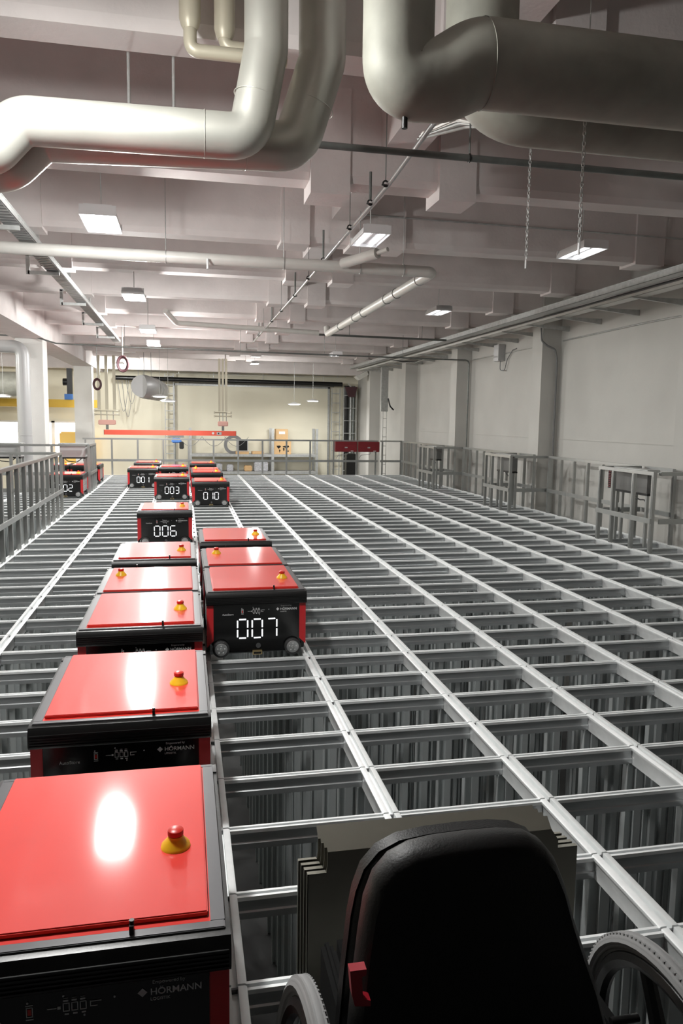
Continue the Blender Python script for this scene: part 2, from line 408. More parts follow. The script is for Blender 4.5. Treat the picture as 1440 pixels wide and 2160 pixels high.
# ------------------------------------------------------------------ robots
RW, RL, RH = .685, .87, .450
SEG = {'0': 'abcdef', '1': 'bc', '2': 'abged', '3': 'abgcd', '6': 'afedcg', '7': 'abc'}
def digits(s, parent):
    for n_, ch in enumerate(s):
        b = MB(); x = -.132+n_*.100; z = .128; w, h, t = .069, .130, .0085; g = .007
        if ch == '1': pass
        def hs(zc): b.box(x+g+.004, x+w-g-.004, -.004, -.001, zc-t/2, zc+t/2, 'led')
        def vs_(xc, z0, z1): b.box(xc-t/2, xc+t/2, -.004, -.001, z0+g, z1-g, 'led')
        for sg in SEG[ch]:
            if sg == 'a': hs(z+h)
            if sg == 'g': hs(z+h/2)
            if sg == 'd': hs(z)
            if sg == 'b': vs_(x+w, z+h/2, z+h)
            if sg == 'c': vs_(x+w, z, z+h/2)
            if sg == 'f': vs_(x, z+h/2, z+h)
            if sg == 'e': vs_(x, z, z+h/2)
        b.build('digit', parent=parent)
T1 = text_mesh('HÖRMANN', .0225, True); T2 = text_mesh('Empowered by', .0120); T3 = text_mesh('LOGISTIK', .0105); T4 = text_mesh('AutoStore', .018)
for t_ in (T1, T2, T3, T4): t_.materials.append(M['print'])
def put_text(me, name, x, z, parent):
    o = bpy.data.objects.new(name, me); COL.objects.link(o); o.parent = parent; o.location = (x, -.0012, z); o.rotation_euler = (math.pi/2, 0, 0); return o
def icons(parent):
    b = MB(); y0, y1 = -.0018, -.0004
    def fr(x, z, w, h, t=.0022, mt='print'):
        b.box(x, x+w, y0, y1, z, z+t, mt); b.box(x, x+w, y0, y1, z+h-t, z+h, mt); b.box(x, x+t, y0, y1, z, z+h, mt); b.box(x+w-t, x+w, y0, y1, z, z+h, mt)
    fr(-.112, .318, .017, .030, mt='print'); b.box(-.108, -.099, y0, y1, .324, .342, 'knob')
    b.box(-.113, -.094, y0, y1, .352, .3545, 'print'); b.box(-.113, -.094, y0, y1, .310, .3125, 'print')
    def fin(nm):
        o = b.build(nm, parent=parent); o.location = (-.012, 0, .046); o.scale = (.84, 1, .80); return o
    fin('indicator_icon'); b = MB()
    for k in range(3):
        fr(-.020+k*.0215, .322, .017, .026)
        b.box(-.019+k*.0215, -.006+k*.0215, y0, y1, .352, .357, 'print'); b.box(-.016+k*.0215, -.005+k*.0215, y0, y1, .312, .316, 'print')
        b.box(-.018+k*.0215, -.007+k*.0215, y0, y1, .361, .363, 'printdim')
    b.box(-.060, -.036, y0, y1, .334, .336, 'print'); b.box(-.034, -.026, y0, y1, .331, .339, 'print')
    b.box(.050, .078, y0, y1, .342, .3445, 'print'); b.box(.050, .068, y0, y1, .328, .330, 'print'); b.box(.049, .051, y0, y1, .328, .345, 'print')
    fin('control_icons'); b = MB()
    for x, z in ((-.108, .362), (-.018, .370), (.112, .348), (.034, .305)): b.cyl((x, y0-.001, z), (x, y1, z), .0028, 'print', 8)
    fin('pinholes')
def make_robot():
    t = thing('grid_robot', 'robot', 'robot')
    hw = RW/2
    # chassis
    b = MB(); b.box(-hw+.035, hw-.035, .02, RL-.02, .075, .40, 'black', .006); b.box(-hw+.06, hw-.06, .03, RL-.03, .02, .075, 'rubber')
    b.build('chassis', parent=t)
    # front panel (glossy black), local y=0.012
    fp = MB().box(-hw+.045, hw-.045, 0, .022, .03, .38, bev=.003).build('front_panel', 'blackgloss', t, loc=(0, .004, 0))
    put_text(T1, 'lettering', .160, .316, fp)
    put_text(T2, 'lettering', .165, .343, fp); put_text(T3, 'lettering', .160, .302, fp); put_text(T4, 'lettering', -.235, .290, fp)
    lg = MB(); lg.faces([(.132, -.0015, .324), (.143, -.0015, .335), (.154, -.0015, .324), (.143, -.0015, .313)], [(0,1,2,3)], 'print'); lg.build('diamond_logo', parent=fp)
    icons(fp)
    MB().cyl((.01, -.008, .072), (.01, .002, .072), .017, 'frame', 20).build('round_sensor', parent=fp)
    MB().box(-.03, .035, -.018, .0, .012, .040, 'gold').box(-.022, .027, -.0195, -.0175, .018, .032, 'black').build('charging_contact', parent=fp)
    # rear panel
    MB().box(-hw+.045, hw-.045, RL-.034, RL-.012, .03, .38, bev=.003).build('rear_panel', 'black', t)
    # corner posts
    for sx in (-1, 1):
        for yy, nmx in ((.004, 'front'), (RL-.054, 'rear')):
            p = MB(); x0, x1 = sorted((sx*(hw-.004), sx*(hw-.05)))
            xo, xi = (sx*(hw-.004), sx*(hw-.05))
            prof = [(xo, .07), (xo, .37), (xi, .37), (xi, .115)]
            p.prism(prof, yy, yy+.05, 'y', 'redpost'); p.build('corner_post', parent=t)
    # side panels; pale ribs stand in for the grid mirrored in the glossy side
    for sx in (-1, 1):
        p = MB(); x = sx*(hw-.02)
        p.box(min(x, x-sx*.018), max(x, x-sx*.018), .06, RL-.06, .10, .37, 'side')
        for k in range(9): p.box(min(x, x+sx*.008), max(x, x+sx*.008), .07, RL-.07, .11+k*.029, .124+k*.029, 'hub')
        p.build('side_panel', parent=t)
    # cap / bumper ring
    c = MB(); z0, z1 = .365, RH
    prof = [(-.012, z0), (-.018, z0+.012), (-.018, z1-.03), (-.004, z1-.004), (.012, z1), (.06, z1), (.06, z0)]
    for k in range(4):
        pass
    c.prism(prof, -hw, hw, 'x', 'black'); prof2 = [(RL-u, w) for u, w in prof][::-1]; c.prism(prof2, -hw, hw, 'x', 'black')
    for sx in (-1, 1):
        c.box(min(sx*hw, sx*(hw-.05)), max(sx*hw, sx*(hw-.05)), .06, RL-.06, z0, z1-.004, 'black')
    for k in range(5):
        c.box(-hw+.006, hw-.006, -.0215, -.017, z0+.010+k*.0105, z0+.0135+k*.0105, 'black')
    c.build('bumper_cover', parent=t)
    # top frame + lid
    f = MB(); z = z1
    f.box(-hw+.012, hw-.012, .012, .040, z-.01, z+.006, 'frame', .002); f.box(-hw+.012, hw-.012, RL-.030, RL-.012, z-.01, z+.006, 'frame', .002)
    for sx in (-1, 1):
        x0, x1 = sorted((sx*(hw-.012), sx*(hw-.045))); f.box(x0, x1, .040, RL-.030, z-.01, z+.006, 'frame')
    f.build('top_frame', parent=t)
    ld = MB(); ld.box(-hw+.045, hw-.045, .040, RL-.030, z-.012, z+.004, 'red'); ld.box(-hw+.050, hw-.050, .058, RL-.034, z+.004, z+.018, 'red', .003)
    lid = ld.build('lid', parent=t)
    # emergency stop
    ex, ey = .215, .35
    e = MB(); e.tube([(ex, ey, z+.018), (ex, ey, z+.026), (ex, ey, z+.042), (ex, ey, z+.050)], [.040, .038, .022, .020], 'yellow', 20)
    eo = e.build('emergency_stop', parent=t)
    MB().tube([(ex, ey, z+.050), (ex, ey, z+.053), (ex, ey, z+.066), (ex, ey, z+.070)], [.014, .021, .021, .015], 'knob', 20).build('knob', parent=eo)
    MB().box(.115, .125, .022, .046, z+.006, z+.026, 'black').cyl((.12, .034, z+.026), (.12, .034, z+.034), .006, 'black', 10).build('antenna', parent=t)
    # wheels
    for sx in (-1, 1):
        for yy, dr in ((.002, -1), (RL-.046, 1)):
            w = MB(); x = sx*.245; ya, yb = yy, yy+dr*.035
            w.tube([(x, ya, .062), (x, ya+dr*.004, .062), (x, yb-dr*.004, .062), (x, yb, .062)], [.052, .057, .057, .052], 'rubber', 28)
            w.tube([(x, yb, .062), (x, yb+dr*.004, .062), (x, yb+dr*.0045, .062)], [.043, .040, .034], 'hub', 28)
            w.tube([(x, yb+dr*.0045, .062), (x, yb+dr*.009, .062)], [.012, .010], 'galv', 14)
            for k in range(5):
                a = k*2*math.pi/5+.3; w.cyl((x+.024*math.cos(a), yb+dr*.004, .062+.024*math.sin(a)), (x+.024*math.cos(a), yb+dr*.008, .062+.024*math.sin(a)), .0045, 'print', 8)
            w.build('wheel', parent=t)
        for yy in (.13, RL-.13):
            w = MB(); x = sx*(hw-.006); w.tube([(x-sx*.02, yy, .062), (x+sx*.004, yy, .062)], [.057, .055], 'rubber', 24); w.tube([(x+sx*.004, yy, .062), (x+sx*.007, yy, .062)], [.042, .036], 'hub', 24)
            w.build('wheel', parent=t)
    return t
proto = make_robot()
CL, CR, CLL = -1.5*PX-.022, -.5*PX-.002, -2.5*PX-.01
GR = 'red and black grid robots'
spots = [  # x, front y, facing camera, digits, label
 (CL, -1.25, True, '', 'nearest red-lidded robot cut off at the lower left corner of the photo'),
 (CL, .05, True, '', 'second red-lidded robot from the viewer, clear maker lettering on its black front'),
 (CL, 1.375, True, '', 'left column robot whose ribbed black bumper shows behind the second robot, its button at right'),
 (CL, 2.275, False, '', 'left column robot turned away, emergency button at the left of its glaring lid'),
 (CL, 3.47, True, '', 'left column robot directly in front of robot 006'),
 (CL, 6.88, True, '006', 'red and black robot showing 006, white glare on its lid'),
 (CR, 2.20, True, '007', 'red and black robot showing 007 in large white digits'),
 (CR, 3.11, False, '', 'right column robot backed against robot 007, emergency button at its left'),
 (CR, 4.33, True, '', 'third robot of the right column behind robot 007, lid and bumper visible'),
 (CR, 11.3, True, '010', 'distant robot showing 010'),
 (CR, 13.7, True, '', 'robot directly behind robot 010'),
 (CR, 14.605, False, '', 'robot facing away, second behind robot 010'),
 (CR, 17.1, True, '', 'last robot of the column behind robot 010 near the far railing'),
 (CL, 12.45, True, '003', 'distant robot showing 003'),
 (CL, 15.55, True, '', 'robot behind robot 003, right of robot 001'),
 (CLL, 15.1, True, '001', 'distant robot showing 001'),
 (CLL, 17.4, True, '', 'robot directly behind robot 001 near the far railing'),
 (-4.5*PX, 13.03, True, '002', 'robot showing 002, partly hidden by the left railing'),
 (-4.5*PX, 16.2, True, '', 'robot behind the pale cabinet and the short left railing panel'),
 (-5.5*PX, 16.2, True, '', 'robot farthest left, mostly hidden by railing posts'),
]
for q, (x, y, face, dg_, lb) in enumerate(spots):
    r = proto if q == 0 else copy_tree(proto)
    r.location = (x, y if face else y+RL, .006); r.rotation_euler = (0, 0, 0 if face else math.pi)
    r['label'] = lb; r['group'] = GR; r['category'] = 'robot'
    spots[q] = (r, dg_)
for r, dg_ in spots:
    if dg_:
        fp = [c for c in kids(r) if c.name.startswith('front_panel')][0]
        digits(dg_, fp)

# ------------------------------------------------------------------ wheelchair in the foreground
wc = thing('wheelchair', 'black wheelchair seen from behind with padded backrest, at the bottom right', 'wheelchair', (-.285, -1.75, -.018))
def backrest(name, y, th, grow, z1, parent):
    dz = z1-.955
    o2 = [(-.300-grow, .40), (-.290-grow, .56), (-.280-grow, .70), (-.270-grow, .80), (-.262-grow, .86+dz), (-.248-grow, .90+dz), (-.222-grow, .93+dz), (-.185-grow, .947+dz), (-.14, .953+dz), (-.08, .955+dz), (-.02, .954+dz), (.02, .948+dz), (.048+grow, .932+dz), (.070+grow, .905+dz), (.090+grow, .86), (.112+grow, .79), (.138+grow, .72), (.165+grow, .65), (.195+grow, .55), (.225+grow, .40)]
    n = len(o2); cx, cz = -.05, .66
    rings = [(0, .94), (.008, .975), (.022, .997), (.035, 1), (th-.02, .995), (th-.006, .97), (th, .94)]; vs = []
    for d_, s_ in rings:
        for x, z in o2: vs.append((cx+(x-cx)*s_, y+d_, cz+(z-cz)*s_))
    fs = [(r*n+k, r*n+(k+1) % n, (r+1)*n+(k+1) % n, (r+1)*n+k) for r in range(len(rings)-1) for k in range(n)]
    fs += [tuple(range(n)), tuple((len(rings)-1)*n+k for k in range(n-1, -1, -1))]
    b = MB(); b.faces(vs, fs, 'vinyl', True); return b.build(name, parent=parent)
backrest('backrest', -.03, .07, 0, .955, wc)
backrest('backrest_edge', .038, .03, .006, .940, wc)
MB().box(.262, .30, -.04, .26, .26, .46, bev=.01).build('side_guard', 'matte', wc); MB().box(-.262, -.235, -.02, .40, .26, .50, bev=.01).build('side_guard', 'matte', wc)
MB().box(-.22, .22, .04, .44, .43, .50, bev=.02).build('seat', 'seatfab', wc)
MB().box(-.24, .24, -.05, .46, .36, .43, bev=.01).box(-.245, .245, -.055, .0, .33, .56, bev=.01).build('frame', 'matte', wc)
for sx in (-1, 1):
    w = MB(); R = .325; cxw = sx*.358; ctr = Vector((0, 0, 0))
    w.ring((0,0,0), (1,0,0), R-.018, .018, 'tyre', 56, 10)
    w.ring((0,0,0), (1,0,0), R-.018, .0195, 'tyre', 56, 6)
    wo = w.build('wheel', parent=wc, loc=(cxw, 0, .33), rot=(0, math.radians(4.5)*sx*-1*-1*-1, 0))
    w = MB(); w.ring((0,0,0), (1,0,0), R-.05, .018, 'black', 56, 8)
    for k in range(5):
        a = k*2*math.pi/5+1.2; dirv = Vector((0, math.cos(a), math.sin(a))); w.tube([dirv*.03, dirv*(R-.05)], [.020, .014], 'black', 8)
    w.tube([(-.03, 0, 0), (.03, 0, 0)], .035, 'black', 20)
    w.build('rim', parent=wo)
    kb = MB()
    for k in range(130):
        a = 2*math.pi*k/130; c_ = Vector((sx*-.010, math.cos(a)*(R-.003), math.sin(a)*(R-.003))); kb.box(c_.x-.0025, c_.x+.0025, c_.y-.002, c_.y+.002, c_.z-.002, c_.z+.002, 'tyre')
    kb.build('tread', parent=wo)
    MB().cyl((sx*.2, 0, .322), (sx*.35, 0, .322), .016, 'black').build('axle', parent=wc)
    MB().cyl((sx*.27, .1, .47), (sx*.33, .1, .47), .008, 'black', 10).build('brake_lever', parent=wc)
    MB().tube([(sx*.2, .38, .22), (sx*.2, .40, .07)], .012, 'black').build('caster_fork', parent=wc)
    MB().tube([(sx*.2-.015, .40, .065), (sx*.2+.015, .40, .065)], .06, 'black', 24).build('caster_wheel', parent=wc)
tag(MB().prism([(-.297, .778), (-.293, .735), (-.288, .716), (-.262, .712), (-.262, .722), (-.275, .727), (-.277, .765), (-.270, .768), (-.270, .778)], -.052, -.034, 'y', 'clipred').build('clip', parent=wc), 'dark red plastic clip')

# stacked notched steel sheets behind the wheelchair
for k in range(4):
    y = -.98+.022*k; zo = .012*k; xo = -.010*k
    s = MB(); t = .0025
    x0, x1 = -.515, .285
    pr = [(x0, .006), (x1, .006), (x1, .40), (x1-.062, .40), (x1-.062, .425), (x1-.085, .46), (x0+.055, .46), (x0+.055, .425), (x0+.052, .40), (x0, .40)]
    if k: pr = [(a+xo*.5, b_ if b_ < .02 else b_+.001*k) for a, b_ in pr]
    s.prism([(a, b_) for a, b_ in pr], y, y+t, 'y', 'sheet')
    # folded lips
    s.box(x0+xo*.5, x0+.052+xo*.5, y, y+.014, .398, .4005, 'sheet'); s.box(x1-.062+xo*.5, x1+xo*.5, y, y+.014, .398, .4005, 'sheet')
    s.box(x0+xo*.5, x0+.002+xo*.5, y, y+.016, .006, .398, 'sheet')
    s.faces([(x0+.055+xo*.5, y, .46), (x1-.085+xo*.5, y, .46), (x1-.085+xo*.5, y+.03, .485), (x0+.055+xo*.5, y+.03, .485)], [(0,1,2,3)], 'sheet')
    tag(s.build('steel_sheet'), ['front', 'second', 'third', 'rearmost'][k]+' notched bare steel sheet standing upright behind the wheelchair', 'metal sheet', 'stacked steel sheets')

# ------------------------------------------------------------------ lamps
def make_lamp(main=True):
    t = thing('ceiling_lamp', 'x', 'lamp')
    w, l = .17, .36
    h = MB(); prof = [(-w, 0), (-w, .03), (-w+.04, .09), (w-.04, .09), (w, .03), (w, 0), (w-.008, 0), (w-.008, .028), (-w+.008, .028), (-w+.008, 0)]
    h.prism(prof, -l, l, 'y', 'lampwhite'); h.box(-w, w, -l, -l+.008, 0, .085, 'lampwhite'); h.box(-w, w, l-.008, l, 0, .085, 'lampwhite')
    h.box(-.10, .10, -l+.01, l-.01, .078, .084, 'lampwhite')
    h.build('housing', parent=t)
    for sx in (-.085, .085):
        r = MB(); r.prism([(sx-.07, .026), (sx-.03, .070), (sx+.03, .070), (sx+.07, .026), (sx+.06, .024), (sx, .060), (sx-.06, .024)], -l+.03, l-.03, 'y', 'lampwhite'); r.build('reflector', parent=t)
        MB().cyl((sx, -l+.04, .020), (sx, l-.04, .020), .024, 'tube' if main else 'tubedim', 10).build('tube', parent=t)
    MB().cyl((0, 0, .09), (0, 0, 1.39), .006, 'galv', 8).box(-.06, .06, -.02, .02, .085, .10, 'galv').build('suspension', parent=t)
    return t
LM = make_lamp(True); LD = make_lamp(False)
lamps = [(-1.52, 4.3, LM, LAMP_W, 'brightest ceiling lamp of the left row, nearest the white crossing pipe'),
 (-1.5, 8.45, LM, LAMP_W, 'second ceiling lamp of the left row, bright and overexposed'),
 (-1.5, 12.7, LM, LAMP_W, 'upper one of the two small bright lamps at the far end of the left row'),
 (-1.5, 15.6, LM, LAMP_W, 'lower one of the two small bright lamps at the far end of the left row'),
 (-1.5, .05, LM, LAMP_W*.5, 'ceiling lamp above the left ducts, out of view'),
 (.89, 4.25, LD, LAMP_R, 'twin-tube ceiling lamp in the middle beside the sprinkler main'),
 (3.05, 4.25, LD, LAMP_R, 'twin-tube ceiling lamp at right, a chain hanging in front of it'),
 (3.05, 8.6, LD, LAMP_R, 'small twin-tube ceiling lamp near the right wall'),
 (3.05, 16.8, LD, LAMP_R, 'added fill lamp hidden behind the far cross beams at right')]  # last entry is an unseen lamp added to brighten the right row
used = set()
for x, y, P, pw, lb in lamps:
    o = P if P.name not in used else copy_tree(P); used.add(P.name)
    o.location = (x, y, 3.3); o['label'] = lb; o['group'] = 'ceiling lamps'
    o.scale = (.88, .88, 1) if P is LM else (.76, .76, .9)
    
    if pw > 12 or x < 0: area('lamp_light', (0, 0, -.01), .30, .64, pw, parent=o)
    else:
        for sx in (-.085, .085): area('lamp_light', (sx, 0, -.008), .055, .62, pw/2, parent=o)
    if pw > 12 or x < 0: point('lamp_glow', (0, 0, -.10), .09, pw*OMNI_FILL, parent=o)  # all-round fill added below the lamp, brightens ceiling and beam faces
# far pendant lamps
for x, y, z, lb in ((-1.56, 21.5, 2.27, 'left pendant lamp hanging in front of the round duct'), (-1.30, 21.2, 2.13, 'right pendant lamp just below the round duct'), (3.14, 25, 2.18, 'lower pendant lamp before the cream end wall'), (3.84, 25, 2.31, 'upper pendant lamp before the cream end wall'), (-6.2, 22, 2.2, 'pendant lamp in the left bay above the yellow crane girder')):
    t = thing('pendant_lamp', lb, 'lamp', (x, y, z), group='pendant lamps at the far end')
    MB().tube([(0, 0, .0), (0, 0, .02), (0, 0, .07)], [.24, .24, .06], 'lampwhite', 20).build('shade', parent=t)
    MB().cyl((0, 0, -.012), (0, 0, -.001), .19, 'tube', 20).build('lamp_glow', parent=t)
    MB().tube([(0, 0, .07), (0, 0, CZ-z-.002)], .006, 'galv', 6).build('suspension', parent=t)
    area('pendant_light', (0, 0, -.03), .35, .35, FAR_W*.5, parent=t)
# fill lamps added to brighten the far end and the neighbouring bay
for x, y, pw, lb in ((1.5, 22.9, FAR_W*.5, 'added fill lamp behind the end cross beams'), (-3.0, 25, FAR_W*.6, 'added fill lamp over the crane beam'), (-7.5, 8, FAR_W, 'added fill lamp of the left bay, near'), (-8.0, 14, FAR_W*1.6, 'added fill lamp of the left bay, middle'), (-8.0, 20, FAR_W*1.6, 'added fill lamp of the left bay, far')):
    o = copy_tree(LD)
    for c in kids(o):
        if c.type == 'LIGHT': bpy.data.objects.remove(c)
    o.location = (x, y, 3.45); o['label'] = lb; o['group'] = 'ceiling lamps'
    area('lamp_light', (0, 0, -.01), .6, .64, pw, parent=o); point('lamp_glow', (0, 0, -.10), .09, pw*OMNI_FILL, parent=o)  # point light is added fill too

# ------------------------------------------------------------------ ducts and pipes
def pipe(name, label, cat, path, r, mt, group=None, seams=(), n=24, R=.12, seg=8, rfun=None):
    b = MB(); pp = arc_path(path, R, seg) if R else path; b.tube(pp, [rfun(p) for p in pp] if rfun else r, mt, n); o = b.build(name)
    if rfun: r = .166
    tag(o, label, cat, group)
    for s_, ax in seams:
        MB().ring(s_, ax, r+.0005, .0022, mt, 36, 6).build('seam', parent=o)
    return o
G = 'large ducts below the ceiling'
pipe('air_duct', 'left grey duct coming down beside its twin and running left, brightly lit', 'duct', [(-.42, 1.05, 4.6), (-.42, 1.05, 3.42), (-.50, 1.05, 3.00), (-1.56, 1.05, 2.985), (-1.70, 1.05, 2.83), (-2.6, 1.05, 2.80)], .107, 'duct', G, [((-.72, 1.05, 2.998), (1,0,0)), ((-.47, 1.05, 3.19), (.18,0,1))], R=.13)
pipe('air_duct', 'right one of the two slim ducts, bending left behind and below its twin', 'duct', [(-.10, 1.30, 4.6), (-.10, 1.30, 3.50), (-.24, 1.30, 3.06), (-1.52, 1.30, 3.01), (-1.68, 1.30, 2.85), (-2.7, 1.30, 2.82)], .124, 'duct', G, [((-.5, 1.30, 3.05), (1,0,0)), ((-.16, 1.30, 3.27), (.3,0,1))], R=.14)
pipe('air_duct', 'thick dull duct with a bulbous elbow running to the right edge', 'duct', [(0.01, .2, 4.6), (.012, .2, 2.962), (.20, .2, 2.985), (.34, .2, 3.065), (4.6, .2, 3.065)], .165, 'ductold', G, [((.36, .2, 3.062), (1,0,.1))], R=.19, n=36, seg=14, rfun=lambda p: .140+.025*min(1, max(0, p.x/.35)))
pipe('air_duct', 'second thick dull duct behind and below the first at top right', 'duct', [(.52, .62, 4.6), (.52, .62, 3.09), (5.2, .62, 3.09)], .165, 'ductold', G, R=.26, n=36, seg=14)
MB_ = MB(); MB_.tube([(.045, .2, 2.79), (.045, .2, 2.84)], .012, 'black', 10); tag(MB_.build('drain_nipple'), 'small black nipple under the thick duct elbow', 'pipe fitting')
for x, yy, z, e, lb in ((-.78, 1.36, 3.51, .055, 'left short beige pipe at top of view with a reduced elbow'), (-.60, 1.43, 3.575, .055, 'right short beige pipe at top of view with a reduced elbow')):
    o = pipe('beige_pipe', lb, 'pipe', [(x, yy, 3.68), (x, yy, z), (-.28, yy, z)], .034, 'beige', 'beige pipes at the top', R=.05)
    MB().tube([(x, yy, 4.6), (x, yy, 3.66), (x, yy, 3.63), (x, yy, 3.61)], [e, e, e*.85, .036], 'beige', 20).build('sleeve', parent=o)
o = pipe('white_pipe', 'white painted pipe crossing under the beams and turning back at its elbow', 'pipe', [(-9, 5.56, 3.32), (.8, 5.59, 3.312), (1.955, 5.60, 3.312), (1.955, 12.1, 3.312), (1.955, 12.16, 3.45)], .062, 'whitepipe', R=.10)
for y in (6.1, 7.1, 7.6, 9.0, 9.6, 10.8): MB().ring((1.955, y, 3.312), (0,1,0), .064, .007, 'darksteel' if y > 6.5 else 'galv', 24, 6).build('clamp', parent=o)
for x in (-1.0, .25, 1.1, 1.6): MB().ring((x, 5.59, 3.314), (1,0,0), .064, .006, 'galv', 24, 6).cyl((x, 5.59, 3.37), (x, 5.59, CZ-.003), .005, 'galv', 6).build('clamp', parent=o)
MB().tube([(.89, 5.50, 3.33), (1.17, 5.08, 3.37)], .055, 'whitepipe', 16).tube([(1.17, 5.08, 3.37), (1.25, 4.96, 3.39)], .024, 'whitepipe', 12).build('branch', parent=o)
MB().cyl((-.57, 5.5, 3.30), (-.57, 5.48, 3.19), .012, 'lampwhite', 10).build('valve', parent=o)
pipe('white_pipe', 'pale pipe with an elbow under the far beams', 'pipe', [(-1.15, 11.9, 3.60), (-.95, 12.3, 3.43), (.4, 12.45, 3.41), (1.85, 12.5, 3.37)], .05, 'whitepipe', R=.1)
o = pipe('perforated_channel', 'thin perforated channel across the far right ceiling', 'channel', [(1.95, 13.05, 3.40), (4.75, 13.05, 3.38)], .022, 'darksteel', R=0)
for x in (2.6, 4.2): MB().cyl((x, 13.05, 3.4), (x, 13.05, 3.66), .006, 'darksteel', 6).build('hanger_rod', parent=o)
pipe('steel_pipe', 'dark steel pipe crossing in front of the first beams', 'pipe', [(-.2, 1.98, 3.32), (5.9, 1.98, 3.32)], .0215, 'darksteel', R=0)
for x in (.99,):
    MB().ring((x, 1.98, 3.32), (1,0,0), .024, .006, 'black', 16, 6).cyl((x, 1.98, 3.345), (x, 1.98, 4.6), .006, 'darksteel', 6).build('pipe_hanger')
tag(bpy.data.objects['pipe_hanger'], 'black hanger clamp with rod on the dark steel pipe', 'pipe hanger')
o = pipe('sprinkler_main', 'thin shiny pipe running away down the ceiling between the lamps', 'pipe', [(.62, .95, 3.4), (.70, 2.9, 3.4), (.75, 8.2, 3.4), (.78, 15.2, 3.42)], .0165, 'hub', R=0)
for y, l in ((1.5, .5), (2.89, .6), (3.4, .22), (4.23, .7), (5.7, .3), (6.81, .7), (8.2, .3), (9.78, .7), (11.16, .3), (12.6, .4), (13.6, .3)):
    xx = .65+(y-1)*.012 if y < 8 else .75
    MB().ring((xx, y, 3.4), (0,1,0), .02, .007, 'black', 14, 6).cyl((xx, y, 3.42), (xx, y, 3.42+l), .012 if l < .35 else .004, 'darksteel', 6).box(xx-.03, xx+.03, y-.004, y+.004, 3.385, 3.395, 'black').build('clamp', parent=o)
o = pipe('sprinkler_pipe', 'thin dark pipe crossing the far ceiling and dropping down the pilaster', 'pipe', [(-7, 14.85, 3.40), (-3.95, 14.85, 3.32), (-3.55, 14.85, 3.20), (-2.2, 14.85, 3.17), (5.98, 14.85, 3.12), (5.98, 14.85, -2)], .017, 'darksteel', R=.1)
for x in (-2.1, .45, 2.4, 4.3): MB().cyl((x, 14.85, 3.17), (x, 14.85, 3.66), .005, 'darksteel', 6).build('hanger_rod', parent=o)
o = pipe('drain_pipe', 'grey drain pipe with a top elbow running down the left column', 'pipe', [(-4.75, 14.8, 3.10), (-4.22, 14.8, 3.10), (-4.22, 14.8, FZ)], .135, 'greybox', R=.22)
MB().ring((-4.22, 14.8, 1.2), (0,0,1), .138, .006, 'greybox', 28, 6).build('collar', parent=o)
pipe('conduit', 'thin grey conduit bending down the second pilaster', 'conduit', [(5.68, 10.44, 3.42), (5.70, 10.44, 3.15), (5.82, 10.44, 3.06), (5.98, 10.44, 3.0), (6.03, 10.44, 2.8), (6.03, 10.44, -1)], .018, 'cable', R=.08, n=10)
pipe('wall_cable', 'thin cable clipped along the right wall under the tray', 'cable', [(6.11, 3, 3.14), (6.11, 6.9, 3.17), (6.11, 7.8, 3.18), (6.11, 10.4, 3.16)], .012, 'galv', R=0, n=8)
pipe('wall_cable', 'thin cable continuing on the wall past the second pilaster', 'cable', [(6.11, 11.0, 3.15), (6.11, 15.0, 3.14)], .010, 'galv', R=0, n=8)
for z, y, x0, x1, lb in ((4.0, 1.40, -6, .3, 'thin conduit high between the first two beams at left'), (3.98, 6.0-.05, 1.0, 5.5, 'thin conduit on the beam face behind the right lamp'), (3.95, 3.7, -5.5, -1.35, 'thin conduit above the brightest left lamp')):
    tag(MB().tube([(x0, y if y != 1.40 else 3.70, z), (x1, y if y != 1.40 else 3.70, z-.02)], .011, 'galv', 8).build('conduit'), lb, 'conduit')
for x in (-1.12, -.87): tag(MB().cyl((x, 1.85, 3.2), (x, 1.85, CZ), .009, 'galv', 8).build('hanger_rod'), ('left' if x < -1 else 'right')+' one of two thin hanger rods behind the brightly lit duct', 'hanger rod', 'hanger rods')
# chains
for x, y, z0, z1, lb in ((1.19, 1.5, 2.55, 3.9, 'left hanging chain ending in a bright hook'), (.93, .385, 2.39, 3.2, 'right hanging chain in front of the right lamp')):
    b = MB(); z = z0+.06; k = 0
    while z < z1:
        pts = []
        for q in range(12):
            a = 2*math.pi*q/12; u = .007*math.cos(a); v = .014*math.sin(a)
            pts.append((x+(u if k % 2 else 0), y+(0 if k % 2 else u), z+v))
        b.tube(pts, .0022, 'galv', 5, closed=True); z += .022; k += 1
    b.tube([(x, y, z0), (x, y, z0+.05)], .006, 'lampwhite', 8); b.tube([(x, y, z1-.02), (x, y, CZ)], .003, 'galv', 6)
    tag(b.build('chain'), lb, 'chain', 'hanging chains')

